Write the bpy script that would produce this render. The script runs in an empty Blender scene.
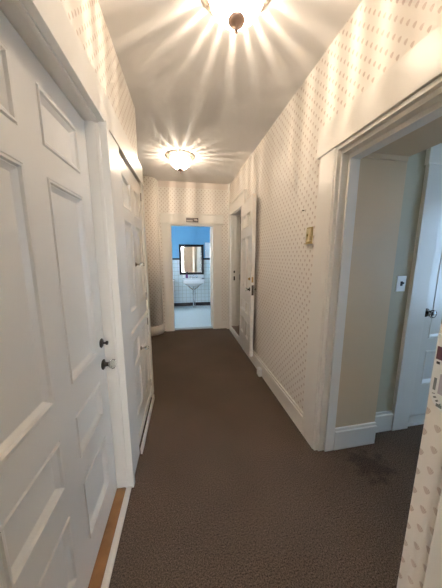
import bpy, bmesh, math, random
from mathutils import Matrix, Vector
random.seed(7)
PI = math.pi
SC = bpy.context.scene
COL = SC.collection
CEIL = 2.755

# ------------------------------------------------------------------ materials
def mat(name, color=(0.8, 0.8, 0.8), rough=0.5, metal=0.0, spec=0.5, bump=0.0, bscale=60.0, vary=0.0, vscale=3.0, coat=0.0):
    m = bpy.data.materials.new(name); m.use_nodes = True
    nt = m.node_tree; b = nt.nodes['Principled BSDF']
    b.inputs['Base Color'].default_value = (*color, 1)
    b.inputs['Roughness'].default_value = rough
    b.inputs['Metallic'].default_value = metal
    b.inputs['Specular IOR Level'].default_value = spec
    b.inputs['Coat Weight'].default_value = coat
    tc = nt.nodes.new('ShaderNodeTexCoord')
    if vary > 0:
        n = nt.nodes.new('ShaderNodeTexNoise'); n.inputs['Scale'].default_value = vscale; n.inputs['Detail'].default_value = 4
        nt.links.new(tc.outputs['Object'], n.inputs['Vector'])
        r = nt.nodes.new('ShaderNodeMix'); r.data_type = 'RGBA'
        r.inputs[6].default_value = (*[c * (1 - vary) for c in color], 1)
        r.inputs[7].default_value = (*[min(1, c * (1 + vary * .5)) for c in color], 1)
        nt.links.new(n.outputs['Fac'], r.inputs[0]); nt.links.new(r.outputs[2], b.inputs['Base Color'])
    if bump > 0:
        n = nt.nodes.new('ShaderNodeTexNoise'); n.inputs['Scale'].default_value = bscale; n.inputs['Detail'].default_value = 3
        nt.links.new(tc.outputs['Object'], n.inputs['Vector'])
        bp = nt.nodes.new('ShaderNodeBump'); bp.inputs['Strength'].default_value = bump; bp.inputs['Distance'].default_value = .002
        nt.links.new(n.outputs['Fac'], bp.inputs['Height']); nt.links.new(bp.outputs['Normal'], b.inputs['Normal'])
    return m

class NT:
    """tiny helper for math node chains"""
    def __init__(s, nt): s.nt = nt
    def m(s, op, a, b=None, c=None):
        n = s.nt.nodes.new('ShaderNodeMath'); n.operation = op
        for i, v in enumerate((a, b, c)):
            if v is None: continue
            if isinstance(v, (int, float)): n.inputs[i].default_value = v
            else: s.nt.links.new(v, n.inputs[i])
        return n.outputs[0]

def wallpaper():
    m = bpy.data.materials.new('shell_wallpaper'); m.use_nodes = True
    nt = m.node_tree; b = nt.nodes['Principled BSDF']; k = NT(nt)
    uv = nt.nodes.new('ShaderNodeUVMap'); uv.uv_map = 'UVMap'
    sp = nt.nodes.new('ShaderNodeSeparateXYZ'); nt.links.new(uv.outputs[0], sp.inputs[0])
    a = k.m('DIVIDE', sp.outputs[0], 0.0325); v = k.m('DIVIDE', sp.outputs[1], 0.0345)
    p = k.m('MULTIPLY', k.m('ADD', a, v), .5); q = k.m('MULTIPLY', k.m('SUBTRACT', a, v), .5)
    fp = k.m('SUBTRACT', p, k.m('ROUND', p)); fq = k.m('SUBTRACT', q, k.m('ROUND', q))
    du = k.m('MULTIPLY', k.m('ADD', fp, fq), 0.0325); dv = k.m('MULTIPLY', k.m('SUBTRACT', fp, fq), 0.0345)
    # fan-shaped shell: hinge at the bottom, ribs spreading upwards
    wid = k.m('ADD', 0.0086, k.m('MULTIPLY', dv, 0.38))
    e = k.m('ADD', k.m('POWER', k.m('DIVIDE', k.m('ABSOLUTE', du), wid), 2.0), k.m('POWER', k.m('DIVIDE', k.m('ABSOLUTE', dv), 0.0115), 2.0))
    mr = nt.nodes.new('ShaderNodeMapRange'); mr.inputs[1].default_value = .75; mr.inputs[2].default_value = 1.15
    mr.inputs[3].default_value = 1; mr.inputs[4].default_value = 0; nt.links.new(e, mr.inputs[0])
    ang = k.m('ARCTAN2', du, k.m('ADD', dv, 0.016))
    rib = k.m('ADD', .72, k.m('MULTIPLY', k.m('COSINE', k.m('MULTIPLY', ang, 34.0)), .28))
    fac = k.m('MULTIPLY', mr.outputs[0], rib)
    n = nt.nodes.new('ShaderNodeTexNoise'); n.inputs['Scale'].default_value = 9; nt.links.new(uv.outputs[0], n.inputs['Vector'])
    fac = k.m('MULTIPLY', fac, k.m('ADD', .75, k.m('MULTIPLY', n.outputs['Fac'], .45)))
    mx = nt.nodes.new('ShaderNodeMix'); mx.data_type = 'RGBA'
    mx.inputs[6].default_value = (.83, .775, .70, 1); mx.inputs[7].default_value = (.50, .38, .31, 1)
    nt.links.new(fac, mx.inputs[0]); nt.links.new(mx.outputs[2], b.inputs['Base Color'])
    b.inputs['Roughness'].default_value = .55; b.inputs['Specular IOR Level'].default_value = .3
    return m

def carpet():
    m = bpy.data.materials.new('brown_loop_carpet'); m.use_nodes = True
    nt = m.node_tree; b = nt.nodes['Principled BSDF']; k = NT(nt)
    tc = nt.nodes.new('ShaderNodeTexCoord')
    n = nt.nodes.new('ShaderNodeTexNoise'); n.inputs['Scale'].default_value = 165; n.inputs['Detail'].default_value = 3.5; n.inputs['Roughness'].default_value = .8
    nt.links.new(tc.outputs['Object'], n.inputs['Vector'])
    cr = nt.nodes.new('ShaderNodeValToRGB'); nt.links.new(n.outputs['Fac'], cr.inputs[0])
    cr.color_ramp.elements[0].position = .39; cr.color_ramp.elements[0].color = (.025, .018, .013, 1)
    cr.color_ramp.elements[1].position = .64; cr.color_ramp.elements[1].color = (.190, .138, .105, 1)
    n2 = nt.nodes.new('ShaderNodeTexNoise'); n2.inputs['Scale'].default_value = 2.2; n2.inputs['Detail'].default_value = 4
    nt.links.new(tc.outputs['Object'], n2.inputs['Vector'])
    # worn dirty patch by the right-hand opening
    sp = nt.nodes.new('ShaderNodeSeparateXYZ'); nt.links.new(tc.outputs['Object'], sp.inputs[0])
    dx = k.m('DIVIDE', k.m('SUBTRACT', sp.outputs[0], 1.26), .14); dy = k.m('DIVIDE', k.m('SUBTRACT', sp.outputs[1], 1.17), .13)
    d = k.m('ADD', k.m('MULTIPLY', dx, dx), k.m('MULTIPLY', dy, dy))
    nst = nt.nodes.new('ShaderNodeTexNoise'); nst.inputs['Scale'].default_value = 14; nt.links.new(tc.outputs['Object'], nst.inputs['Vector'])
    d = k.m('ADD', d, k.m('MULTIPLY', k.m('SUBTRACT', nst.outputs['Fac'], .5), 3.5))
    st = nt.nodes.new('ShaderNodeMapRange'); st.inputs[1].default_value = .3; st.inputs[2].default_value = 1.1
    st.inputs[3].default_value = .62; st.inputs[4].default_value = 1; nt.links.new(d, st.inputs[0])
    g = k.m('MULTIPLY', k.m('ADD', .72, k.m('MULTIPLY', n2.outputs['Fac'], .5)), st.outputs[0])
    vm = nt.nodes.new('ShaderNodeVectorMath'); vm.operation = 'SCALE'; nt.links.new(cr.outputs[0], vm.inputs[0]); nt.links.new(g, vm.inputs['Scale'])
    nt.links.new(vm.outputs[0], b.inputs['Base Color'])
    b.inputs['Roughness'].default_value = 1; b.inputs['Specular IOR Level'].default_value = .1
    bp = nt.nodes.new('ShaderNodeBump'); bp.inputs['Strength'].default_value = .2; bp.inputs['Distance'].default_value = .002
    nt.links.new(n.outputs['Fac'], bp.inputs['Height']); nt.links.new(bp.outputs['Normal'], b.inputs['Normal'])
    return m

def tiles():
    m = bpy.data.materials.new('bathroom_wall_tile'); m.use_nodes = True
    nt = m.node_tree; b = nt.nodes['Principled BSDF']; k = NT(nt)
    uv = nt.nodes.new('ShaderNodeUVMap'); uv.uv_map = 'UVMap'
    sp = nt.nodes.new('ShaderNodeSeparateXYZ'); nt.links.new(uv.outputs[0], sp.inputs[0])
    T = .108
    def line(o):
        f = k.m('FRACT', k.m('DIVIDE', o, T)); return k.m('LESS_THAN', k.m('ABSOLUTE', k.m('SUBTRACT', f, .5)), .455)
    ok = k.m('MULTIPLY', line(sp.outputs[0]), line(k.m('ADD', sp.outputs[1], 10.0)))
    z = sp.outputs[1]
    black = k.m('ADD', k.m('LESS_THAN', z, .105), k.m('MULTIPLY', k.m('GREATER_THAN', z, 1.345), k.m('LESS_THAN', z, 1.39)))
    mx = nt.nodes.new('ShaderNodeMix'); mx.data_type = 'RGBA'
    mx.inputs[6].default_value = (.50, .55, .53, 1); mx.inputs[7].default_value = (.72, .81, .84, 1); nt.links.new(ok, mx.inputs[0])
    m2 = nt.nodes.new('ShaderNodeMix'); m2.data_type = 'RGBA'
    nt.links.new(mx.outputs[2], m2.inputs[6]); m2.inputs[7].default_value = (.012, .012, .016, 1); nt.links.new(black, m2.inputs[0])
    m3 = nt.nodes.new('ShaderNodeMix'); m3.data_type = 'RGBA'
    nt.links.new(m2.outputs[2], m3.inputs[6]); m3.inputs[7].default_value = (.20, .47, .70, 1)
    nt.links.new(k.m('GREATER_THAN', z, 1.39), m3.inputs[0]); nt.links.new(m3.outputs[2], b.inputs['Base Color'])
    b.inputs['Specular IOR Level'].default_value = .25
    nt.links.new(k.m('ADD', .2, k.m('MULTIPLY', k.m('GREATER_THAN', z, 1.39), .4)), b.inputs['Roughness'])
    return m

def bowl_glass():
    """cut and frosted glass: clear flutes let the bulb's light straight through, frosted ribs spread it"""
    m = bpy.data.materials.new('cut_glass_shade'); m.use_nodes = True
    nt = m.node_tree; k = NT(nt); out = nt.nodes['Material Output']; nt.nodes.remove(nt.nodes['Principled BSDF'])
    tc = nt.nodes.new('ShaderNodeTexCoord'); sp = nt.nodes.new('ShaderNodeSeparateXYZ'); nt.links.new(tc.outputs['Object'], sp.inputs[0])
    ang = k.m('ARCTAN2', sp.outputs[1], sp.outputs[0])
    def ring(s, seed):
        c = nt.nodes.new('ShaderNodeCombineXYZ')
        nt.links.new(k.m('MULTIPLY', k.m('COSINE', ang), s), c.inputs[0]); nt.links.new(k.m('MULTIPLY', k.m('SINE', ang), s), c.inputs[1])
        nt.links.new(k.m('ADD', k.m('MULTIPLY', sp.outputs[2], s * .5), seed), c.inputs[2])
        n = nt.nodes.new('ShaderNodeTexNoise'); n.inputs['Scale'].default_value = 1; n.inputs['Detail'].default_value = 1
        nt.links.new(c.outputs[0], n.inputs['Vector']); return n.outputs['Fac']
    flute = k.m('ADD', .5, k.m('MULTIPLY', k.m('COSINE', k.m('MULTIPLY', ang, 22.0)), .5))
    f = k.m('ADD', k.m('MULTIPLY', k.m('POWER', flute, 2.0), .60), k.m('ADD', k.m('MULTIPLY', ring(8, 1.3), .95), k.m('MULTIPLY', ring(3.0, 5.1), .6)))
    mr = nt.nodes.new('ShaderNodeMapRange'); mr.inputs[1].default_value = .84; mr.inputs[2].default_value = 1.28
    mr.inputs[3].default_value = .11; mr.inputs[4].default_value = .62; nt.links.new(f, mr.inputs[0])
    tr = nt.nodes.new('ShaderNodeBsdfTransparent'); tr.inputs[0].default_value = (1, .95, .86, 1)
    tl = nt.nodes.new('ShaderNodeBsdfTranslucent'); tl.inputs[0].default_value = (.95, .93, .88, 1)
    gl = nt.nodes.new('ShaderNodeBsdfGlossy'); gl.inputs['Roughness'].default_value = .12; gl.inputs[0].default_value = (.9, .88, .84, 1)
    s1 = nt.nodes.new('ShaderNodeMixShader'); s1.inputs[0].default_value = .25
    nt.links.new(tl.outputs[0], s1.inputs[1]); nt.links.new(gl.outputs[0], s1.inputs[2])
    s2 = nt.nodes.new('ShaderNodeMixShader'); nt.links.new(mr.outputs[0], s2.inputs[0])
    nt.links.new(s1.outputs[0], s2.inputs[1]); nt.links.new(tr.outputs[0], s2.inputs[2])
    nt.links.new(s2.outputs[0], out.inputs['Surface'])
    return m

def emit(name, color, strength):
    m = bpy.data.materials.new(name); m.use_nodes = True; nt = m.node_tree
    b = nt.nodes['Principled BSDF']; b.inputs['Base Color'].default_value = (*color, 1)
    b.inputs['Emission Color'].default_value = (*color, 1); b.inputs['Emission Strength'].default_value = strength
    return m

def glassmat(name, color=(1, 1, 1), rough=.03):
    m = bpy.data.materials.new(name); m.use_nodes = True; b = m.node_tree.nodes['Principled BSDF']
    b.inputs['Base Color'].default_value = (*color, 1); b.inputs['Transmission Weight'].default_value = 1
    b.inputs['Roughness'].default_value = rough; b.inputs['IOR'].default_value = 1.5
    return m

def bulbmat():
    m = bpy.data.materials.new('lit_bulb_glass'); m.use_nodes = True; nt = m.node_tree; out = nt.nodes['Material Output']
    nt.nodes.remove(nt.nodes['Principled BSDF'])
    tr = nt.nodes.new('ShaderNodeBsdfTransparent'); em = nt.nodes.new('ShaderNodeEmission')
    em.inputs[0].default_value = (1, .86, .66, 1); em.inputs[1].default_value = 60
    mx = nt.nodes.new('ShaderNodeMixShader'); mx.inputs[0].default_value = .35
    nt.links.new(tr.outputs[0], mx.inputs[1]); nt.links.new(em.outputs[0], mx.inputs[2]); nt.links.new(mx.outputs[0], out.inputs[0])
    return m

M = dict(
    trim=mat('cream_gloss_trim_paint', (.82, .78, .71), .32, spec=.42, bump=.12, bscale=25, vary=.03),
    door=mat('cream_gloss_door_paint', (.80, .76, .69), .28, spec=.5, bump=.15, bscale=14, vary=.03),
    ceil=mat('matt_ceiling_paint', (.84, .81, .77), .8, spec=.2, vary=.04, vscale=2),
    paper=wallpaper(), carpet=carpet(), tile=tiles(),
    border=mat('plain_border_paper', (.76, .67, .59), .6, vary=.05, vscale=40),
    beige=mat('tan_wall_paint', (.66, .51, .33), .5, bump=.1, bscale=40, vary=.03),
    room=mat('pale_green_grey_wall_paint', (.50, .46, .34), .6, vary=.03),
    blue=mat('sky_blue_wall_paint', (.20, .47, .70), .6),
    bfloor=mat('white_bathroom_floor_tile', (.66, .75, .78), .3, vary=.05, vscale=12),
    marble=mat('grey_marble_threshold', (.42, .42, .42), .35, vary=.2, vscale=15),
    wood=mat('worn_orange_pine', (.34, .16, .055), .45, vary=.6, vscale=14),
    dwood=mat('dark_brown_sill_wood', (.12, .075, .05), .5, vary=.3, vscale=8),
    dark=mat('dark_void_shade', (.03, .03, .035), .9),  # near-black colour for the shade behind closed doors
    bronze=mat('aged_bronze', (.055, .04, .03), .38, metal=.8),
    steel=mat('dull_hinge_steel', (.22, .19, .16), .4, metal=.9),
    nickel=mat('worn_nickel', (.40, .37, .33), .25, metal=1),
    brass=mat('tarnished_brass', (.45, .29, .13), .35, metal=.9),
    chrome=mat('chrome', (.75, .76, .78), .1, metal=1),
    glass=glassmat('knob_glass', (.95, .97, .95)),
    pane=glassmat('window_pane_glass', (1, 1, 1), 0),
    bowl=bowl_glass(), bulb=bulbmat(),
    flange=mat('antiqued_cream_plaster_metal', (.56, .47, .38), .35, metal=.35, bump=.5, bscale=40, vary=.3, vscale=60),
    finial=mat('brushed_copper_finial', (.50, .34, .26), .35, metal=.7),
    ivory=mat('ivory_plastic', (.62, .52, .30), .35), gold=mat('aged_gold_plate', (.42, .32, .13), .35, metal=.5),
    white=mat('white_plastic', (.84, .84, .82), .3), black=mat('black_plastic', (.015, .015, .018), .35),
    porcelain=mat('white_porcelain', (.88, .90, .92), .12), mirror=mat('mirror_silver', (.9, .92, .92), .02, metal=1),
    mframe=mat('black_mirror_frame_paint', (.010, .010, .014), .5, spec=.2), plaque=mat('dark_plaque', (.035, .028, .022), .35),
    plaqtext=mat('pale_plaque_lettering', (.62, .56, .52), .5), grey=mat('grey_print', (.22, .24, .23), .6),
    mauve=mat('mauve_print', (.12, .045, .06), .5), lav=mat('lavender_print', (.50, .45, .50), .6),
    purple=mat('purple_soap', (.25, .10, .30), .25), rubber=mat('black_rubber', (.02, .02, .02), .7),
)

# ------------------------------------------------------------------ frames (walls of an old house that are not quite parallel)
def frame(px, py, ang):
    return Matrix.Translation((px, py, 0)) @ Matrix.Rotation(ang, 4, 'Z') @ Matrix.Translation((-px, -py, 0))
FR = frame(.96, 1.3, .0147)
FL = frame(-.35, 1.27, -.016)
FI = Matrix.Identity(4)

# ------------------------------------------------------------------ mesh helpers
def nb(): return bmesh.new()
def box(bm, x0, x1, y0, y1, z0, z1, bev=0.0):
    t = bmesh.new()
    bmesh.ops.create_cube(t, size=1)
    for v in t.verts:
        v.co = Vector((x0 if v.co.x < 0 else x1, y0 if v.co.y < 0 else y1, z0 if v.co.z < 0 else z1))
    if bev > 0:
        bmesh.ops.bevel(t, geom=t.edges[:] + t.verts[:], offset=bev, segments=2, affect='EDGES', profile=.6)
    merge(bm, t)
def merge(bm, t, mt=None):
    if mt is not None: bmesh.ops.transform(t, matrix=mt, verts=t.verts)
    me = bpy.data.meshes.new('tmp'); t.to_mesh(me); t.free(); bm.from_mesh(me); bpy.data.meshes.remove(me)
def lathe(bm, prof, axis='Z', loc=(0, 0, 0), n=32, scallop=0.0, lobes=16):
    """prof: list of (r, h) turned around the axis"""
    t = bmesh.new(); rings = []
    for r, h in prof:
        ring = []
        for i in range(n):
            a = 2 * PI * i / n; rr = r * (1 + scallop * math.cos(lobes * a))
            ring.append(t.verts.new((rr * math.cos(a), rr * math.sin(a), h)))
        rings.append(ring)
    for a, b in zip(rings, rings[1:]):
        for i in range(n): t.faces.new((a[i], a[(i + 1) % n], b[(i + 1) % n], b[i]))
    if prof[0][0] > 1e-4: t.faces.new(rings[0][::-1])
    if prof[-1][0] > 1e-4: t.faces.new(rings[-1])
    bmesh.ops.remove_doubles(t, verts=t.verts, dist=1e-6)
    rot = {'Z': Matrix.Identity(4), '-Y': Matrix.Rotation(PI / 2, 4, 'X'), 'X': Matrix.Rotation(PI / 2, 4, 'Y'), 'Y': Matrix.Rotation(-PI / 2, 4, 'X')}[axis]
    bmesh.ops.recalc_face_normals(t, faces=t.faces)
    merge(bm, t, Matrix.Translation(loc) @ rot)
def open_lathe(bm, prof, n=96, scallop=0.0, lobes=16):
    rings = []
    for r, h in prof:
        rings.append([bm.verts.new((r * (1 + scallop * math.cos(lobes * 2 * PI * i / n)) * math.cos(2 * PI * i / n),
                                    r * (1 + scallop * math.cos(lobes * 2 * PI * i / n)) * math.sin(2 * PI * i / n), h)) for i in range(n)])
    for a, b in zip(rings, rings[1:]):
        for i in range(n): bm.faces.new((a[i], a[(i + 1) % n], b[(i + 1) % n], b[i]))
def tube(bm, pts, r, n=10):
    t = bmesh.new(); rings = []; pts = [Vector(p) for p in pts]
    for i, p in enumerate(pts):
        d = (pts[min(i + 1, len(pts) - 1)] - pts[max(i - 1, 0)]).normalized()
        u = d.cross(Vector((0, 0, 1)));
        if u.length < .05: u = d.cross(Vector((1, 0, 0)))
        u.normalize(); w = d.cross(u)
        rings.append([t.verts.new(p + r * (math.cos(2 * PI * k / n) * u + math.sin(2 * PI * k / n) * w)) for k in range(n)])
    for a, b in zip(rings, rings[1:]):
        for k in range(n): t.faces.new((a[k], a[(k + 1) % n], b[(k + 1) % n], b[k]))
    t.faces.new(rings[0][::-1]); t.faces.new(rings[-1])
    bmesh.ops.recalc_face_normals(t, faces=t.faces)
    merge(bm, t)
def prism(bm, poly, z0, z1):
    t = bmesh.new(); a = [t.verts.new((x, y, z0)) for x, y in poly]; b = [t.verts.new((x, y, z1)) for x, y in poly]
    n = len(poly)
    for i in range(n): t.faces.new((a[i], a[(i + 1) % n], b[(i + 1) % n], b[i]))
    t.faces.new(a[::-1]); t.faces.new(b); bmesh.ops.recalc_face_normals(t, faces=t.faces); merge(bm, t)

def obj(name, bm, m, parent=None, mw=None, loc=None, smooth=False, uv=True):
    me = bpy.data.meshes.new(name)
    if uv:
        lay = bm.loops.layers.uv.get('UVMap') or bm.loops.layers.uv.new('UVMap')
        bm.normal_update()
        for f in bm.faces:
            n = f.normal
            for l in f.loops:
                c = l.vert.co
                if abs(n.z) > .7: l[lay].uv = (c.x, c.y)
                elif abs(n.x) > abs(n.y): l[lay].uv = (c.y, c.z)
                else: l[lay].uv = (c.x, c.z)
    bm.to_mesh(me); bm.free()
    for p in me.polygons: p.use_smooth = smooth
    if smooth:
        try: me.set_sharp_from_angle(angle=math.radians(40))
        except Exception: pass
    me.materials.append(M[m] if isinstance(m, str) else m)
    o = bpy.data.objects.new(name, me); COL.objects.link(o)
    if parent: o.parent = parent
    if mw is not None: o.matrix_basis = mw
    elif loc is not None: o.location = loc
    return o
def tag(o, label, cat, group=None, kind=None):
    o['label'] = label; o['category'] = cat
    if group: o['group'] = group
    if kind: o['kind'] = kind
    return o
def thing(name, label, cat, mw, group=None, kind=None):
    o = bpy.data.objects.new(name, None); COL.objects.link(o); o.empty_display_size = .1
    o.matrix_basis = mw; return tag(o, label, cat, group, kind)
def struct(name, bm, m, label, cat, mw=None): return tag(obj(name, bm, m, mw=mw), label, cat, kind='structure')
def at(fr, x, y, z, rz=0): return fr @ Matrix.Translation((x, y, z)) @ Matrix.Rotation(rz, 4, 'Z')

# ------------------------------------------------------------------ panelled door leaf: local x = width, front face looks along -y, z up
RINGS = [(0, 0), (.003, .004), (.006, -.004), (.013, -.003), (.017, .006), (.020, .004), (.036, .015)]
def leaf(w, h, th, cols, rows, rings=RINGS):
    """slab with panels sunk into its front; cols/rows = lists of (a,b)"""
    bm = bmesh.new()
    xs = sorted({0, w, *[v for c in cols for v in c]}); zs = sorted({0, h, *[v for r in rows for v in r]})
    V = lambda x, y, z: bm.verts.new((x, y, z))
    for i in range(len(xs) - 1):
        for j in range(len(zs) - 1):
            x0, x1, z0, z1 = xs[i], xs[i + 1], zs[j], zs[j + 1]
            if (x0, x1) in [tuple(c) for c in cols] and (z0, z1) in [tuple(r) for r in rows]:
                prev = None
                for ins, dep in rings:
                    q = [V(x0 + ins, dep, z0 + ins), V(x1 - ins, dep, z0 + ins), V(x1 - ins, dep, z1 - ins), V(x0 + ins, dep, z1 - ins)]
                    if prev:
                        for k in range(4): bm.faces.new((prev[k], prev[(k + 1) % 4], q[(k + 1) % 4], q[k]))
                    prev = q
                bm.faces.new(prev)
            else:
                bm.faces.new((V(x0, 0, z0), V(x1, 0, z0), V(x1, 0, z1), V(x0, 0, z1)))
    for f in (((0, 0), (0, th)), ((w, 0), (w, th))):
        (xa, ya), (xb, yb) = f
        bm.faces.new((V(xa, ya, 0), V(xb, yb, 0), V(xb, yb, h), V(xa, ya, h)))
    bm.faces.new((V(0, th, 0), V(w, th, 0), V(w, th, h), V(0, th, h)))
    bm.faces.new((V(0, 0, 0), V(w, 0, 0), V(w, th, 0), V(0, th, 0))); bm.faces.new((V(0, 0, h), V(w, 0, h), V(w, th, h), V(0, th, h)))
    bmesh.ops.remove_doubles(bm, verts=bm.verts, dist=1e-5); bmesh.ops.recalc_face_normals(bm, faces=bm.faces)
    return bm
def rosette_knob(parent, x, z, glass='glass', s=1.0, y=0, axis='-Y', name='knob', metal='bronze'):
    b = nb(); lathe(b, [(0, 0), (.027 * s, 0), (.029 * s, .004), (.022 * s, .008), (.013 * s, .011), (.011 * s, .026), (.014 * s, .032), (.0, .033)], axis, (0, 0, 0), 24)
    r = obj(name, b, metal, parent, loc=(x, y, z), smooth=True)
    g = nb(); lathe(g, [(0, .030), (.013 * s, .031), (.022 * s, .038), (.027 * s, .050), (.024 * s, .060), (.012 * s, .066), (0, .067)], axis, (0, 0, 0), 12)
    gk = obj('glass_grip', g, glass, r); gk['label'] = 'faceted clear glass grip'
    return r

# ================================================================== SETTING
# floors
b = nb(); box(b, -1.9, 1.44, -2.3, 4.385, -.12, 0)
struct('floor', b, 'carpet', 'dark brown flecked carpet running the length of the hallway', 'floor')
b = nb(); box(b, 1.44, 4.3, -2.3, 1.45, -.12, 0); struct('floor_side_room', b, 'carpet', 'same brown carpet continuing into side room on the right', 'floor')
b = nb(); box(b, -1.3, 1.1, 4.485, 6.7, -.12, .004)
struct('floor_bathroom', b, 'bfloor', 'pale bluish white bathroom floor beyond the far doorway', 'floor')
b = nb(); box(b, -.19, .61, 4.385, 4.485, -.12, .012, .003)
struct('trim_1', b, 'marble', 'grey marble threshold of the far bathroom doorway', 'threshold')
# ceilings
b = nb(); box(b, -1.9, 1.05, -2.3, 4.5, CEIL, CEIL + .12); struct('ceiling', b, 'ceil', 'plain off-white hallway ceiling streaked with lamp light', 'ceiling')
b = nb(); box(b, 1.05, 4.4, -2.4, 4.5, CEIL, CEIL + .12); struct('ceiling_side_room', b, 'ceil', 'plain ceiling over the room through right-hand opening', 'ceiling')
b = nb(); box(b, -1.4, 1.2, 4.5, 6.8, CEIL, CEIL + .12); struct('ceiling_bathroom', b, 'ceil', 'plain ceiling over the blue bathroom', 'ceiling')

# ---- right wall (frame FR): hall face at X=.96
b = nb()
box(b, .96, 1.05, 1.37, 3.42, 0, CEIL); box(b, .96, 1.05, 3.42, 4.12, 2.19, CEIL); box(b, .96, 1.05, 4.12, 4.5, 0, CEIL)
box(b, .96, 1.05, .49, 1.37, 2.12, CEIL)
struct('wall_right', b, 'paper', 'right hallway wall in cream paper with small tan shells', 'wall', FR)
b = nb(); box(b, 1.05, 1.45, 1.34, 1.9, 0, 2.075); box(b, 1.05, 1.45, .49, 1.9, 2.075, CEIL)
struct('wall_passage', b, 'beige', 'tan painted side and soffit of the deep right-hand opening', 'wall', FR)
b = nb(); box(b, 1.09, 1.44, 1.325, 1.34, 2.045, 2.0745, .004)
struct('trim_2', b, 'beige', 'thin moulding along top of the tan passage wall', 'moulding', FR)
b = nb(); box(b, .70, 1.44, -2.2, .49, 0, CEIL)
struct('wall_pier', b, 'paper', 'shell papered wall pier at the right edge, nearest the camera', 'wall', FI)
b = nb(); box(b, .694, .701, -.35, .418, 0, 2.2, .002); box(b, .688, .701, -.35, .36, 0, 2.2, .003)
struct('trim_3', b, 'trim', 'white upright board beside the shell paper at right edge', 'casing')
# side room
b = nb(); box(b, 1.45, 1.875, 1.43, 1.9, 0, CEIL); box(b, 1.875, 2.72, 1.43, 1.9, 2.07, CEIL); box(b, 2.72, 4.3, 1.43, 1.9, 0, CEIL)
struct('wall_side_room', b, 'room', 'pale grey-green wall with light switch beyond right opening', 'wall', FR)
b = nb(); box(b, 4.2, 4.35, .85, 1.45, 0, CEIL); box(b, 4.2, 4.35, -2.2, -.75, 0, CEIL); box(b, 4.2, 4.35, -.75, .85, 0, .55); box(b, 4.2, 4.35, -.75, .85, 2.25, CEIL)
struct('wall_side_room_window', b, 'room', 'unseen outer wall of the side room around its window', 'wall')
b = nb(); box(b, 1.44, 4.35, -2.35, -2.2, 0, CEIL); struct('wall_side_room_back', b, 'room', 'unseen back wall of the side room', 'wall')
b = nb(); box(b, 1.80, 2.80, 1.50, 1.54, -.1, 2.12); struct('shade_backing_side_door', b, 'dark', 'unseen added backing, its dark colour standing for shade behind the side room door', 'wall', FR)  # added sheet, coloured dark to paint the shade in the door gap
# casing of the wide right opening
b = nb()
box(b, .940, .962, 1.362, 1.512, 0, 2.10, .004)                  # flat board
box(b, .946, .978, 1.345, 1.39, 0, 2.085, .004)
box(b, .972, 1.025, 1.335, 1.350, 0, 2.065, .003)
box(b, 1.018, 1.09, 1.322, 1.345, 0, 2.035, .003)
box(b, .946, 1.03, .44, 1.362, 2.078, 2.125, .004)
box(b, .972, 1.04, .44, 1.345, 2.055, 2.09, .003)
box(b, 1.018, 1.09, .44, 1.335, 2.03, 2.0745, .003)
t4 = struct('trim_4', b, 'trim', 'stepped white casing around the wide opening on the right', 'casing', FR)
b = nb(); box(b, .932, .962, .44, 1.545, 2.10, 2.275, .004)
struct('trim_5', b, 'trim', 'broad flat head board over the wide right opening', 'casing', FR)

def baseboard(name, label, segs, fr=FI):
    b = nb()
    for s in segs:
        box(b, *s[:4], 0, .15, .003)
    return struct(name, b, 'trim', label, 'baseboard', fr)
def base_x(x, sgn, y0, y1, h=.178):   # runs along Y on plane x, sticking out sgn
    b = nb(); X = sorted((x, x + sgn * .02)); box(b, X[0], X[1], y0, y1, 0, h - .03, .002)
    X = sorted((x, x + sgn * .026)); box(b, X[0], X[1], y0, y1, h - .036, h - .02, .005)
    X = sorted((x, x + sgn * .015)); box(b, X[0], X[1], y0, y1, h - .024, h, .005); return b
def base_y(y, x0, x1, h=.178):
    b = nb(); box(b, x0, x1, y - .02, y, 0, h - .03, .002); box(b, x0, x1, y - .026, y, h - .036, h - .02, .005); box(b, x0, x1, y - .015, y, h - .024, h, .005); return b
struct('baseboard_right', base_x(.96, -1, 1.512, 3.30), 'trim', 'tall white baseboard along the right wallpapered wall', 'baseboard', FR)
struct('baseboard_passage', base_y(1.34, 1.092, 1.45), 'trim', 'white baseboard at foot of the tan passage wall', 'baseboard', FR)
struct('baseboard_side_room', base_y(1.43, 1.45, 1.70), 'trim', 'white baseboard under the light switch in the side room', 'baseboard', FR)
struct('baseboard_side_room_far', base_y(1.43, 2.90, 4.19), 'trim', 'white baseboard beyond the bluish door in the side room', 'baseboard', FR)

# ---- side room door (cool daylight on it)
d3 = thing('door_3', 'closed white panelled door bathed in bluish daylight in side room', 'door', at(FR, 1.88, 1.455, .07), kind='structure')
lf = obj('door_leaf', leaf(.83, 1.985, .04, [(.115, .37), (.48, .72)], [(.29, .60), (.70, 1.50), (1.64, 1.85)]), 'door', d3)
rosette_knob(d3, .055, .93, s=1.25); b = nb(); box(b, .0, .006, -.004, .02, .90, 1.0); obj('latch_plate', b, 'steel', d3)
b = nb()
box(b, 1.703, 1.86, 1.402, 1.431, 0, 2.075, .004); box(b, 1.855, 1.876, 1.416, 1.50, 0, 2.065, .003)
box(b, 2.735, 2.89, 1.402, 1.431, 0, 2.075, .004); box(b, 2.715, 2.74, 1.416, 1.50, 0, 2.065, .003)
box(b, 1.69, 2.905, 1.398, 1.431, 2.075, 2.21, .004); box(b, 1.86, 2.735, 1.416, 1.50, 2.062, 2.085, .003)
box(b, 1.876, 2.715, 1.418, 1.50, 0, .030, .003)
struct('trim_6', b, 'trim', 'white casing and sill around the side room door', 'casing', FR)

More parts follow.
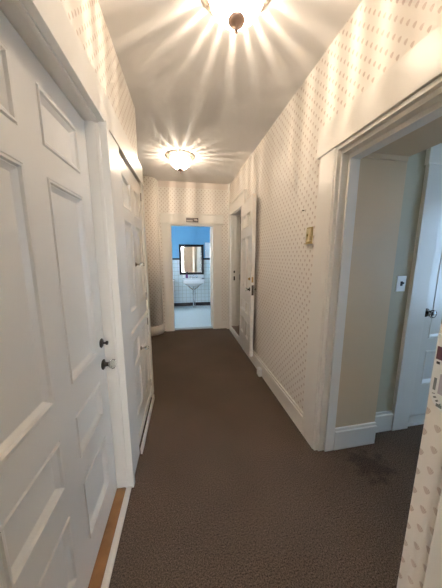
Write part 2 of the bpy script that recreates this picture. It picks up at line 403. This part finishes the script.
# ---- far wall (frame I): face at Y=4.36
YF = 4.36
b = nb(); box(b, -1.9, -.19, YF, 4.5, 0, CEIL); box(b, .61, 1.05, YF, 4.5, 0, CEIL); box(b, -.19, .61, YF, 4.5, 2.03, CEIL)
struct('wall_far', b, 'paper', 'papered end wall of the hallway around the bathroom doorway', 'wall')
b = nb(); box(b, -.37, .914, YF - .003, YF + .001, 2.655, CEIL - .001)
struct('trim_7', b, 'border', 'plain pinkish border strip along top of the end wall', 'border')
b = nb()
box(b, -.335, -.19, YF - .024, YF + .002, 0, 2.04, .004); box(b, .61, .752, YF - .024, YF + .002, 0, 2.04, .004)
box(b, -.355, .79, YF - .03, YF + .002, 2.035, 2.20, .004); box(b, -.37, .805, YF - .036, YF + .002, 2.192, 2.206, .003)
box(b, -.21, -.175, YF - .012, 4.5, 0, 2.035, .002); box(b, .59, .625, YF - .012, 4.5, 0, 2.035, .002); box(b, -.2, .62, YF - .012, 4.5, 2.005, 2.045, .002)
struct('trim_8', b, 'trim', 'white casing and head board of the bathroom doorway', 'casing')
b = nb(); box(b, -.385, -.336, YF - .02, YF + .001, 0, .15, .002)
struct('baseboard_far', base_y(YF, .752, .885), 'trim', 'short white baseboard right of the bathroom doorway', 'baseboard')
b.free()
# convex plaster corner at the left end of the far wall
arc = [(-1.9, 4.14), (-.66, 4.14)] + [(-.60 + .215 * math.sin(a * PI / 16), 4.36 - .22 * math.cos(a * PI / 16)) for a in range(0, 9)]
def curved(arc, off, z0, z1, m, name, label, cat):
    pts = []
    for i, (x, y) in enumerate(arc):
        x0, y0 = arc[max(i - 1, 0)]; x1, y1 = arc[min(i + 1, len(arc) - 1)]
        d = Vector((x1 - x0, y1 - y0)).normalized(); pts.append((x + d.y * off, y - d.x * off))
    bm = nb(); lay = bm.loops.layers.uv.new('UVMap'); s = 0; last = None
    top = []
    for i, (x, y) in enumerate(pts):
        if i: s += math.dist(pts[i - 1], (x, y))
        cur = (bm.verts.new((x, y, z0)), bm.verts.new((x, y, z1)), s)
        if last:
            f = bm.faces.new((last[0], cur[0], cur[1], last[1])); f.smooth = True
            for l, u in zip(f.loops, ((last[2], z0), (cur[2], z0), (cur[2], z1), (last[2], z1))): l[lay].uv = u
        last = cur; top.append(cur)
    e0 = bm.verts.new((pts[-1][0], 4.362, z0)); e1 = bm.verts.new((pts[-1][0], 4.362, z1)); c0 = bm.verts.new((-1.9, 4.362, z0)); c1 = bm.verts.new((-1.9, 4.362, z1))
    if abs(pts[-1][1] - 4.362) > .001: bm.faces.new((top[-1][0], e0, e1, top[-1][1]))
    bm.faces.new([t[1] for t in top] + [e1, c1]); bm.faces.new([t[0] for t in top][::-1] + [c0, e0][::1])
    bm.faces.new((c0, top[0][0], top[0][1], c1)); bm.faces.new((e0, c0, c1, e1))
    o = obj(name, bm, m, uv=False)
    for p in o.data.polygons: p.use_smooth = len(p.vertices) == 4 and abs(p.normal.z) < .5
    return tag(o, label, cat, kind='structure')
curved(arc, 0, 0, CEIL, 'paper', 'wall_curved', 'rounded papered corner wall left of the bathroom doorway', 'wall')
curved(arc, .02, 0, .168, 'trim', 'baseboard_curved', 'white baseboard bending round the papered corner', 'baseboard')
# pipe
b = nb(); tube(b, [(.895, 4.325, 0), (.895, 4.325, CEIL)], .019, 16); lathe(b, [(.019, 0), (.034, 0), (.034, .006), (.019, .012)], 'Z', (.895, 4.325, 0), 20)
tag(obj('steam_pipe', b, 'trim', smooth=True), 'thin white painted pipe rising in the far right corner', 'pipe')

# ---- small raised doorway on the right wall with open door
b = nb()
for z0, z1 in ((0, .12),): box(b, .945, .962, 3.30, 4.24, z0, z1, .003)
box(b, .936, .962, 4.12, 4.24, .12, 2.185, .004); box(b, .936, .962, 3.31, 3.42, .12, 2.185, .004)
box(b, .93, .962, 3.28, 4.26, 2.18, 2.37, .004); box(b, .922, .962, 3.27, 4.27, 2.362, 2.376, .003)
box(b, .95, 1.10, 4.10, 4.125, .12, 2.19, .002); box(b, .95, 1.10, 3.415, 3.435, .12, 2.19, .002); box(b, .95, 1.10, 3.42, 4.12, 2.165, 2.195, .002)
box(b, 1.02, 1.10, 4.085, 4.102, .12, 2.17, .002)
struct('trim_9', b, 'trim', 'white casing of the raised small doorway near far right corner', 'casing', FR)
b = nb(); box(b, .95, 1.10, 3.435, 4.10, .09, .125, .003); box(b, 1.10, 1.9, 3.2, 4.45, .0, .12)
struct('floor_closet', b, 'dwood', 'dark brown wooden sill inside the raised small doorway', 'sill', FR)
b = nb(); box(b, 1.85, 1.9, 3.2, 4.45, .12, CEIL); box(b, 1.10, 1.9, 4.42, 4.5, .12, CEIL); box(b, 1.10, 1.9, 3.1, 3.2, .12, CEIL)
struct('wall_closet', b, 'room', 'dim walls inside the small raised doorway', 'wall', FR)
for z, r in ((1.28, .009), (1.16, .013)):
    pass
b = nb()
for z, h in ((1.16, .020), (1.04, .038)): box(b, .985, 1.012, 4.0965, 4.1015, z - h, z + h, .001)
struct('trim_10', b, 'bronze', 'two dark strike plates on the jamb of the small raised doorway', 'strike plate', FR)
# the leaf: hinged at Y=3.43, swung back almost flat against the wall; local x from hinge(0) to free edge
ang = math.atan2(-.70, -.052)
dm = FR @ Matrix.Translation((.925, 3.425, .125)) @ Matrix.Rotation(ang, 4, 'Z')
d2 = thing('door_2', 'white panelled door standing open against the right papered wall', 'door', dm, kind='structure')
# front face must look to the hall (-X): local x heads to -Y, so local -y heads to -X
W2 = .70
obj('door_leaf', leaf(W2, 2.045, .046, [(.09, .31), (.40, .61)], [(.18, .43), (.53, .70), (.88, 1.58), (1.70, 1.88)]), 'door', d2, loc=(0, 0, 0))
k1 = rosette_knob(d2, W2 - .055, .90, s=.9); k2 = rosette_knob(d2, W2 - .055, .90, s=.9, y=.046, axis='Y')
b = nb(); lathe(b, [(0, 0), (.019, 0), (.017, .008), (.012, .016), (0, .018)], '-Y', (0, 0, 0), 20); box(b, -.003, .003, -.026, -.012, -.01, .01, .001)
obj('deadbolt', b, 'brass', d2, loc=(W2 - .055, 0, 1.035), smooth=True)
b = nb(); box(b, W2 - .001, W2 + .002, .010, .038, .83, .96, .0005); obj('latch_plate', b, 'bronze', d2)
b = nb(); box(b, W2 - .001, W2 + .002, .008, .030, .995, 1.065, .0005); obj('deadbolt_plate', b, 'brass', d2)
for z in (.18, 1.0, 1.85):
    b = nb(); lathe(b, [(0, -.045), (.006, -.045), (.006, .045), (0, .045)], 'Z', (-.004, -.004, z), 10); obj('hinge', b, 'steel', d2)

# ---- left wall (frame FL)
b = nb()
box(b, -.65, -.392, -2.2, .37, 0, CEIL); box(b, -.65, -.392, .37, 2.37, 2.10, CEIL); box(b, -.65, -.37, 1.30, 1.51, 0, 2.10)
box(b, -.86, -.65, 1.30, 1.51, 0, 2.10)
struct('wall_left', b, 'paper', 'left hallway wall, shell paper above the broad header board', 'wall', FL)
b = nb(); box(b, -.37, -.352, 1.30, 1.525, 0, 2.095, .002)
struct('trim_11', b, 'trim', 'plain cream board between left door and linen cupboard', 'board', FL)
b = nb(); box(b, -1.9, -.392, 2.28, 2.37, 0, 2.10); box(b, -1.9, -.65, 2.28, 2.37, 2.10, CEIL)
struct('wall_cupboard_end', b, 'paper', 'papered end of the wall past the linen cupboard', 'wall', FL)
b = nb(); box(b, -1.9, -1.8, 2.37, 4.2, 0, CEIL); struct('wall_recess', b, 'paper', 'unseen papered wall of the recess past the cupboard', 'wall')
b = nb(); box(b, -.72, -.66, .30, 1.32, 0, 2.12); struct('backing_behind_door', b, 'dark', 'unseen added backing that keeps light out behind the closed left door', 'wall', FL)  # added box that stops light leaking round the left door
# header
b = nb(); box(b, -.392, -.352, .15, 2.345, 2.098, 2.256, .003); box(b, -.393, -.345, .14, 2.352, 2.086, 2.100, .002)
struct('trim_12', b, 'trim', 'long broad white header board over left door and cupboard', 'casing', FL)
# jamb of door 1
b = nb()
box(b, -.55, -.385, 1.284, 1.302, 0, 2.10, .002); box(b, -.392, -.373, 1.281, 1.302, 0, 2.09, .005); box(b, -.378, -.338, 1.287, 1.325, 0, 2.095, .004)
box(b, -.55, -.385, .385, .405, 0, 2.10, .002); box(b, -.378, -.338, .25, .40, 0, 2.095, .004)
box(b, -.55, -.394, .39, 1.30, 2.084, 2.10, .002); box(b, -.392, -.373, .39, 1.30, 2.078, 2.0855, .003)
struct('trim_13', b, 'trim', 'deep white jamb and casing of the near left door', 'casing', FL)
b = nb(); box(b, -.56, -.384, .405, 1.284, 0, .018, .003)
struct('trim_14', b, 'wood', 'worn orange pine threshold under the near left door', 'threshold', FL)
b = nb(); box(b, -.384, -.352, .24, 1.287, 0, .016, .005)
struct('trim_15', b, 'trim', 'scuffed white strip edging the pine threshold', 'threshold', FL)
# door 1
dm = FL @ Matrix.Translation((-.437, .408, .022)) @ Matrix.Rotation(PI / 2, 4, 'Z')
d1 = thing('door_1', 'large closed cream eight-panel door with glass knob, near left', 'door', dm, kind='structure')
Z = lambda z: z - .022
obj('door_leaf', leaf(.873, 2.058, .045, [(.107, .384), (.499, .776)], [(Z(.185), Z(.485)), (Z(.607), Z(.805)), (Z(.945), Z(1.715)), (Z(1.812), Z(1.998))]), 'door', d1)
rosette_knob(d1, .832, Z(.868))
b = nb(); lathe(b, [(0, 0), (.024, 0), (.026, .003), (.020, .008), (.009, .011), (.0, .012)], '-Y', (0, 0, 0), 24)
tl = obj('deadbolt', b, 'bronze', d1, loc=(.832, 0, Z(.990)), smooth=True)
b = nb(); lathe(b, [(0, .008), (.005, .010), (.006, .022), (.011, .027), (.011, .034), (0, .037)], '-Y', (0, 0, 0), 16); obj('thumb_turn', b, 'bronze', tl, smooth=True)

# ---- linen cupboard (built in, frame FL): origin at floor front-left, local x -> +Y, local -y -> hall
cy0, cy1 = 1.525, 2.235
cm = FL @ Matrix.Translation((-.352, cy0, 0)) @ Matrix.Rotation(PI / 2, 4, 'Z')
cab = thing('linen_cupboard', 'tall built-in cream linen cupboard with upper and lower panelled doors', 'cupboard', cm)
CW = cy1 - cy0
b = nb()
box(b, -.004, .02, 0, .42, 0, 2.088, .002); box(b, CW - .002, CW + .02, 0.04, .42, 0, 2.088, .002)
box(b, .02, CW, .40, .42, .05, 2.088); box(b, .02, CW, .03, .40, 0, .06); box(b, .02, CW, .004, .04, .05, .10, .002)
box(b, .02, CW, .03, .40, .895, .925); box(b, .02, CW, .02, .42, 2.075, 2.088)
obj('carcass', b, 'trim', cab)
b = nb(); box(b, CW - .002, CW + .10, 0, .038, .0, 2.088, .002); obj('corner_post', b, 'trim', cab)
b = nb(); box(b, .015, CW + .03, -.004, .04, .912, .926, .003); obj('mid_ledge', b, 'trim', cab)
b = nb(); box(b, .01, CW - .03, -.022, -.008, 0.0, .05, .003); obj('toe_strip', b, 'trim', cab)
hw = (CW - .02) / 2
def cupdoor(x, z0, z1, rows, knobx, knobz, hinges):
    dr = obj('door', leaf(hw - .004, z1 - z0, .022, [(.062, hw - .066)], [(a - z0, c - z0) for a, c in rows],
                          [(0, 0), (.004, -.003), (.010, -.002), (.014, .004), (.026, .010)]), 'door', cab, loc=(x, .012, z0))
    if knobx is not None: rosette_knob(dr, knobx, knobz - z0, s=.6, metal='nickel')
    for hz in hinges:
        b = nb(); box(b, -.004, .010, -.008, .002, -.035, .035, .001); obj('hinge', b, 'steel', dr, loc=(hw - .004, 0, hz - z0))
cupdoor(.022, .93, 2.07, [(1.05, 1.69), (1.76, 1.965)], hw - .035, 1.385, [])
cupdoor(.022 + hw, .93, 2.07, [(1.05, 1.69), (1.76, 1.965)], None, 0, [1.97, 1.07])
cupdoor(.022, .10, .893, [(.26, .60), (.645, .83)], hw - .035, .70, [])
cupdoor(.022 + hw, .10, .893, [(.22, .60), (.645, .83)], None, 0, [.82, .17])

# ---- back of the hallway (behind the camera) with a tall window
b = nb(); box(b, -1.9, -.30, -2.35, -2.2, 0, CEIL); box(b, .16, .75, -2.35, -2.2, 0, CEIL); box(b, -.30, .16, -2.35, -2.2, 0, .25); box(b, -.30, .16, -2.35, -2.2, 2.2, CEIL)
struct('wall_back', b, 'paper', 'unseen papered wall at the hallway end behind the camera', 'wall')
def window(name, label, mw, w, h, group=None):
    """origin: lower left corner of the opening, local x along width, y through the wall"""
    t = thing(name, label, 'window', mw, kind='structure')
    b = nb(); s = .045
    box(b, 0, s, .03, .09, 0, h, .003); box(b, w - s, w, .03, .09, 0, h, .003); box(b, s, w - s, .03, .09, 0, s, .003); box(b, s, w - s, .03, .09, h - s, h, .003)
    box(b, s, w - s, .04, .085, h / 2 - .02, h / 2 + .02, .003)
    obj('window_frame', b, 'trim', t)
    b = nb(); box(b, s, w - s, .058, .062, s, h / 2 - .02); box(b, s, w - s, .058, .062, h / 2 + .02, h - s); obj('pane', b, 'pane', t)
    return t
# ---- bathroom shell
YB = 6.555
b = nb(); box(b, -1.3, 1.1, YB, YB + .12, 0, CEIL); struct('wall_bathroom_far', b, 'tile', 'bathroom wall with white tile, black bands and sky blue paint above', 'wall')
b = nb(); box(b, .98, 1.1, 4.5, YB, 0, CEIL); struct('wall_bathroom_right', b, 'tile', 'right bathroom wall, tiled below and blue above', 'wall')
b = nb(); box(b, -1.3, -1.2, 4.5, 4.9, 0, CEIL); box(b, -1.3, -1.2, 5.8, YB, 0, CEIL); box(b, -1.3, -1.2, 4.9, 5.8, 0, .9); box(b, -1.3, -1.2, 4.9, 5.8, 2.3, CEIL)
struct('wall_bathroom_left', b, 'tile', 'left bathroom wall with the window, hidden from the hallway', 'wall')
b = nb(); box(b, -1.2, -.175, 4.5, 4.51, 0, CEIL); box(b, .625, .98, 4.5, 4.51, 0, CEIL); box(b, -.175, .625, 4.5, 4.51, 2.045, CEIL)
struct('wall_bathroom_near', b, 'tile', 'bathroom side of the end wall, seen only in the mirror', 'wall')
# windows: bathroom (left), hall end, side room
window('window_1', 'bathroom window letting cool daylight onto the sink wall', Matrix.Translation((-1.2, 4.9, .9)) @ Matrix.Rotation(PI / 2, 4, 'Z'), .9, 1.4)
window('window_2', 'tall narrow window at hallway end, a bright strip in the mirror', Matrix.Translation((.16, -2.2, .25)) @ Matrix.Rotation(PI, 4, 'Z'), .46, 1.95)
window('window_3', 'side room window throwing blue daylight on its door', Matrix.Translation((4.2, .85, .55)) @ Matrix.Rotation(-PI / 2, 4, 'Z'), 1.6, 1.7)

# ---- bathroom door, open inwards on the right
dm = Matrix.Translation((.600, 4.47, .02)) @ Matrix.Rotation(math.radians(84), 4, 'Z')
d4 = thing('door_4', 'white bathroom door swung inward along the right side', 'door', dm, kind='structure')
obj('door_leaf', leaf(.72, 1.98, .035, [(.10, .62)], [(.2, .75), (.95, 1.8)]), 'door', d4, loc=(0, .0, 0))
for z, m in ((1.72, 'brass'), (1.02, 'brass'), (.26, 'bronze')):
    b = nb(); box(b, -.012, .004, -.008, .006, -.05, .05, .001); lathe(b, [(0, -.052), (.006, -.052), (.006, .052), (0, .052)], 'Z', (-.012, -.008, 0), 10)
    obj('hinge', b, m, d4, loc=(0, -.001, z))

# ================================================================== THINGS
# ceiling lights
def ceiling_light(x, y, label, watts):
    t = thing('ceiling_light', label, 'ceiling light', Matrix.Translation((x, y, CEIL)), 'cut glass ceiling lights in the hallway')
    b = nb(); lathe(b, [(.06, 0), (.192, 0), (.194, -.006), (.182, -.011), (.168, -.012), (.156, -.020), (.142, -.022), (.138, -.030), (.128, -.031), (.124, -.022), (.06, -.012)], 'Z', (0, 0, 0), 96, .012, 24)
    # moulded leaf relief round the rim
    for i in range(24):
        a = 2 * PI * i / 24; bb = bmesh.new(); bmesh.ops.create_uvsphere(bb, u_segments=8, v_segments=6, radius=1)
        merge(b, bb, Matrix.Translation((.166 * math.cos(a), .166 * math.sin(a), -.012)) @ Matrix.Rotation(a, 4, 'Z') @ Matrix.Diagonal((.016, .010, .007, 1)))
    obj('ceiling_plate', b, 'flange', t, smooth=True)
    b = nb(); open_lathe(b, [(.122, -.028), (.137, -.034), (.138, -.050), (.130, -.078), (.112, -.108), (.085, -.134), (.052, -.154), (.016, -.164)], 176, .035, 22)
    g = obj('glass_bowl', b, 'bowl', t, smooth=True)
    b = nb(); lathe(b, [(0, -.156), (.040, -.157), (.043, -.162), (.040, -.169), (.028, -.177), (.012, -.182), (.006, -.188), (.005, -.198), (.009, -.204), (.006, -.212), (0, -.214)], 'Z', (0, 0, 0), 24)
    obj('finial', b, 'finial', t, smooth=True)
    b = nb(); lathe(b, [(0, -.118), (.014, -.114), (.022, -.100), (.022, -.086), (.014, -.066), (.012, -.052), (0, -.05)], 'Z', (0, 0, 0), 20)
    obj('bulb', b, 'bulb', t, smooth=True)
    b = nb(); lathe(b, [(.0, -.012), (.018, -.012), (.016, -.050), (0, -.052)], 'Z', (0, 0, 0), 20); obj('bulb_socket', b, 'white', t)
    L = bpy.data.lights.new('bulb_light', 'POINT'); L.energy = watts; L.color = (1, .885, .77); L.shadow_soft_size = .006
    lo = bpy.data.objects.new('bulb_light', L); COL.objects.link(lo); lo.parent = t; lo.location = (0, 0, -.108)
    return t
ceiling_light(.300, 1.29, 'cut glass bowl ceiling light nearest the camera, cropped by photo top', 25)
ceiling_light(.020, 3.31, 'cut glass bowl ceiling light farther off, before the bathroom doorway', 32)

# ivory wall switch
t = thing('wall_switch', 'ivory and gold switch plate on papered wall left of wide opening', 'switch', at(FR, .96, 1.648, 1.545, -PI / 2))
b = nb(); box(b, 0, .078, -.006, .001, 0, .118, .003); obj('plate', b, 'gold', t)
b = nb(); box(b, .012, .066, -.016, -.005, .012, .106, .004); obj('face', b, 'ivory', t)
b = nb(); box(b, .034, .044, -.026, -.015, .05, .068, .002); obj('toggle', b, 'gold', t)
b = nb(); box(b, -.004, .086, -.022, .0, -.006, .0, .002); obj('ledge', b, 'gold', t)
# nail
b = nb(); lathe(b, [(0, 0), (.003, 0), (.003, .012), (.006, .012), (.005, .015), (0, .015)], '-Y', (0, 0, 0), 10)
tag(obj('nail', b, 'bronze', mw=at(FR, .96, 1.71, 1.80, -PI / 2)), 'tiny dark nail head in the paper above left of the ivory switch', 'nail')
# phone jack on baseboard
t = thing('phone_jack', 'small white box jack low on the right baseboard', 'phone jack', at(FR, .94, 2.50, .001, -PI / 2))
b = nb(); box(b, 0, .075, -.042, .0005, 0, .095, .008); obj('housing', b, 'white', t)
b = nb(); box(b, .025, .05, -.044, -.040, .0, .012, .001); obj('socket', b, 'grey', t)
# side room switch
t = thing('light_switch', 'white switch plate with black toggle on side room wall', 'switch', at(FR, 1.585, 1.43, 1.185))
b = nb(); box(b, 0, .082, -.006, .0005, 0, .118, .003); obj('plate', b, 'white', t)
b = nb(); box(b, .031, .051, -.008, -.004, .043, .077, .001); box(b, .035, .047, -.022, -.006, .058, .072, .002); obj('toggle', b, 'black', t)
# round-bottomed wall device at right edge on the pier
t = thing('wall_notice', 'white round-bottomed plastic tag with dark print on near shell paper', 'tag', Matrix.Translation((.70, .484, 1.24)) @ Matrix.Rotation(-PI / 2, 4, 'Z'))
R_ = .05; pts = [(0, 0)] + [(R_ + R_ * math.cos(a), -.163 + R_ * math.sin(a)) for a in [PI + PI * i / 24 for i in range(25)]] + [(2 * R_, 0)]
b = nb(); tb = bmesh.new(); vs = [tb.verts.new((x, 0.0005, z)) for x, z in pts]; vb = [tb.verts.new((x, -.010, z)) for x, z in pts]; n = len(pts)
for i in range(n): tb.faces.new((vs[i], vs[(i + 1) % n], vb[(i + 1) % n], vb[i]))
tb.faces.new(vs[::-1]); tb.faces.new(vb); bmesh.ops.recalc_face_normals(tb, faces=tb.faces); merge(b, tb)
obj('body', b, 'white', t)
def mark(name, x0, x1, z0, z1, m):
    b = nb(); box(b, x0, x1, -.0112, -.0095, z0, z1, .0004); obj(name, b, m, t)
mark('dark_window', .004, .08, -.071, -.034, 'mauve'); mark('dark_mark', .007, .015, -.084, -.077, 'black')
mark('printed_block', .008, .0145, -.161, -.125, 'grey'); mark('pale_panel', .021, .085, -.166, -.108, 'lav'); mark('small_block', .022, .036, -.204, -.195, 'grey')
b = nb()
for i in range(11):
    a = PI * 1.10 + i * PI * .08
    tb = bmesh.new(); bmesh.ops.create_cube(tb, size=1)
    merge(b, tb, Matrix.Translation((R_ + .040 * math.cos(a), -.0104, -.163 + .040 * math.sin(a) + .004)) @ Matrix.Rotation(-(a + PI / 2), 4, 'Y') @ Matrix.Diagonal((.0045 if i % 3 else .002, .0015, .007, 1)))
obj('arc_print', b, 'grey', t)
# plaque above the bathroom door
t = thing('door_plaque', 'small dark plaque above the bathroom doorway', 'plaque', Matrix.Translation((.100, YF - .030, 2.058)))
b = nb(); box(b, 0, .222, -.010, .0005, 0, .078, .002); obj('plate', b, 'plaque', t)
b = nb(); box(b, .012, .118, -.0115, -.009, .018, .034, .0005); box(b, .150, .205, -.0115, -.009, .028, .058, .0005); box(b, .175, .212, -.0115, -.009, .022, .040, .0005); obj('pale_print', b, 'plaqtext', t)

# mirror
t = thing('wall_mirror', 'black framed rectangular mirror above the bathroom sink', 'mirror', Matrix.Translation((-.065, YB, .925)))
MW, MH, MF = .69, .845, .062
b = nb(); box(b, 0, MF, -.03, .0, 0, MH, .005); box(b, MW - MF, MW, -.03, 0, 0, MH, .005); box(b, MF - .004, MW - MF + .004, -.03, 0, 0, MF, .005); box(b, MF - .004, MW - MF + .004, -.03, 0, MH - MF, MH, .005)
obj('mirror_frame', b, 'mframe', t)
b = nb(); box(b, MF - .004, MW - MF + .004, -.014, -.002, MF - .004, MH - MF + .004); obj('mirror_glass', b, 'mirror', t)
b = nb(); box(b, MF, MF + .012, -.018, -.012, MF, MH - MF); box(b, MW - MF - .012, MW - MF, -.018, -.012, MF, MH - MF); box(b, MF, MW - MF, -.018, -.012, MF, MF + .012); box(b, MF, MW - MF, -.018, -.012, MH - MF - .012, MH - MF); obj('inner_bead', b, 'chrome', t)
# shallow cabinet standing in for a pale patch right of the mirror
t = thing('pale_patch_cabinet', 'shallow cabinet standing in for a pale patch right of the mirror', 'cabinet', Matrix.Translation((.66, YB, 1.40)))
b = nb(); box(b, 0, .26, -.10, .0, 0, .42, .004); obj('body', b, 'porcelain', t); b = nb(); box(b, .006, .254, -.115, -.101, .006, .414, .004); dd = obj('door', b, 'porcelain', t)
b = nb(); lathe(b, [(0, 0), (.005, 0), (.005, .01), (.009, .014), (0, .02)], '-Y', (.02, -.115, .2), 12); obj('knob', b, 'chrome', dd)

# sink
t = thing('bathroom_sink', 'white wall-hung porcelain sink on chrome legs under the mirror', 'sink', Matrix.Translation((.31, YB - .004, .0)))
b = nb()
def rr(w, d, r=.05, y0=0):
    pts = [(-w, 0), (-w, -d + r)]; pts += [(-w + r - r * math.cos(a), -d + r - r * math.sin(a)) for a in [PI / 2 * i / 6 for i in range(1, 7)]]
    pts += [(w - r + r * math.sin(a), -d + r - r * math.cos(a)) for a in [PI / 2 * i / 6 for i in range(0, 7)]]; pts += [(w, 0)]
    return pts
def loft(b, secs):
    t_ = bmesh.new(); rings = [[t_.verts.new((x, y, z)) for x, y in p] for p, z in secs]; n = len(rings[0])
    for a, c in zip(rings, rings[1:]):
        for i in range(n): t_.faces.new((a[i], a[(i + 1) % n], c[(i + 1) % n], c[i]))
    t_.faces.new(rings[0][::-1]); t_.faces.new(rings[-1]); bmesh.ops.recalc_face_normals(t_, faces=t_.faces); merge(b, t_)
inner = lambda w, d, r, o: [(x, y - o) for x, y in rr(w, d, r)]
secs = [(inner(.07, .14, .05, .12), .60), (inner(.17, .27, .09, .05), .635), (rr(.25, .40, .10), .69), (rr(.285, .45, .06), .715), (rr(.30, .465, .05), .82), (rr(.296, .46, .05), .83),
        (inner(.245, .31, .09, .115), .83), (inner(.235, .30, .09, .12), .81), (inner(.20, .24, .10, .15), .73), (inner(.06, .08, .03, .23), .70)]
loft(b, secs); box(b, -.30, .30, -.035, 0, .80, .925, .008)
obj('basin', b, 'porcelain', t, smooth=True)
b = nb()
for sx in (-.1, .1): lathe(b, [(0, 0), (.018, 0), (.014, .02), (.012, .04), (.024, .045), (.020, .06), (0, .062)], 'Z', (sx, -.075, .83), 14)
tube(b, [(0, -.075, .83), (0, -.078, .88), (0, -.10, .905), (0, -.15, .90), (0, -.175, .88)], .011, 12)
box(b, -.125, .125, -.095, -.055, .828, .846, .006)
obj('faucet', b, 'chrome', t, smooth=True)
b = nb(); tube(b, [(0, -.27, .66), (0, -.27, .46), (0, -.26, .40), (0, -.22, .37), (0, -.18, .40), (0, -.17, .46), (0, -.12, .50), (0, 0, .50)], .02, 12); obj('drain_trap', b, 'chrome', t, smooth=True)
b = nb(); tube(b, [(.045, -.24, .66), (.05, -.24, .30), (.03, -.22, .2), (.03, -.22, .0)], .011, 10); tube(b, [(-.02, -.24, .50), (-.015, -.23, .0)], .012, 10)
obj('supply_pipe', b, 'chrome', t, smooth=True)
for s in (-1, 1):
    b = nb(); tube(b, [(s * .19, -.30, .70), (s * .12, -.27, .60), (s * .01, -.25, .52)], .014, 10); obj('bracket', b, 'steel', t, smooth=True)
# soap bottle
t = thing('soap_bottle', 'small purple pump bottle on left rim of the sink', 'bottle', Matrix.Translation((.08, 6.48, .898)))
b = nb(); lathe(b, [(0, 0), (.030, 0), (.034, .01), (.034, .08), (.024, .10), (.012, .11), (.012, .12), (0, .12)], 'Z', (0, 0, 0), 20); obj('body', b, 'purple', t, smooth=True)
b = nb(); lathe(b, [(0, .118), (.014, .118), (.014, .135), (.005, .137), (.005, .16), (0, .16)], 'Z', (0, 0, 0), 14); box(b, -.01, .05, -.008, .008, .158, .170, .002); obj('pump', b, 'black', t)
t.location = (.13, 6.474, .831)

# toilet
t = thing('toilet', 'white toilet mostly hidden left of the bathroom doorway', 'toilet', Matrix.Translation((-.50, YB, .004)))
b = nb(); box(b, -.27, .27, -.20, -.01, .40, .77, .03); obj('tank', b, 'porcelain', t, smooth=True)
b = nb(); box(b, -.285, .285, -.215, -.005, .77, .80, .01); obj('tank_lid', b, 'porcelain', t, smooth=True)
def ell(w, d, cy): return [(w * math.cos(2 * PI * i / 32), cy + d * math.sin(2 * PI * i / 32)) for i in range(32)]
b = nb(); loft(b, [(ell(.12, .20, -.32), 0), (ell(.11, .17, -.32), .12), (ell(.15, .22, -.40), .28), (ell(.185, .25, -.43), .38), (ell(.18, .245, -.43), .40), (ell(.13, .18, -.44), .39), (ell(.09, .12, -.42), .25)])
obj('bowl', b, 'porcelain', t, smooth=True)
b = nb(); loft(b, [(ell(.19, .255, -.43), .402), (ell(.19, .255, -.43), .425), (ell(.17, .235, -.43), .432)]); obj('seat_lid', b, 'white', t, smooth=True)

# ================================================================== DAYLIGHT
def area(name, loc, rot, w, h, e, col):
    L = bpy.data.lights.new(name, 'AREA'); L.shape = 'RECTANGLE'; L.size = w; L.size_y = h; L.energy = e; L.color = col
    o = bpy.data.objects.new(name, L); COL.objects.link(o); o.location = loc; o.rotation_euler = rot
    return o
area('daylight_bathroom', (-1.34, 5.35, 1.6), (0, -PI / 2, 0), 1.4, .9, 36, (.74, .88, 1))
area('daylight_hall_end', (-.07, -2.42, 1.225), (PI / 2, 0, 0), .46, 1.95, 60, (1, .965, .92))
area('daylight_side_room', (4.42, .05, 1.40), (0, PI / 2, 0), 1.7, 1.6, 42, (.44, .69, 1))
w = bpy.data.worlds.new('sky'); SC.world = w; w.use_nodes = True
w.node_tree.nodes['Background'].inputs[0].default_value = (.55, .72, 1, 1); w.node_tree.nodes['Background'].inputs[1].default_value = 1.0

# ================================================================== CAMERA
cam = bpy.data.cameras.new('camera'); co = bpy.data.objects.new('camera', cam); COL.objects.link(co)
cam.sensor_fit = 'VERTICAL'; cam.sensor_height = 24; cam.lens = 24 * 226 / 588; cam.clip_start = .02
d = Vector((181.5 - 221, 256 - 294, 226)).normalized()
dn = Vector((0, 1, -d.y / d.z)).normalized(); Zc = -dn; Xc = d.cross(Zc)
R = Matrix((Xc, d, Zc))                    # world rows in camera (x right, y down, z forward)
B = Matrix((R @ Vector((1, 0, 0)), R @ Vector((0, -1, 0)), R @ Vector((0, 0, -1)))).transposed()
co.matrix_world = Matrix.Translation((0, 0, 1.45)) @ B.to_4x4()
SC.camera = co
vs_ = SC.view_settings; vs_.view_transform = 'Standard'; vs_.look = 'None'; vs_.gamma = 1; vs_.use_curve_mapping = False
vs_.exposure = 1.0
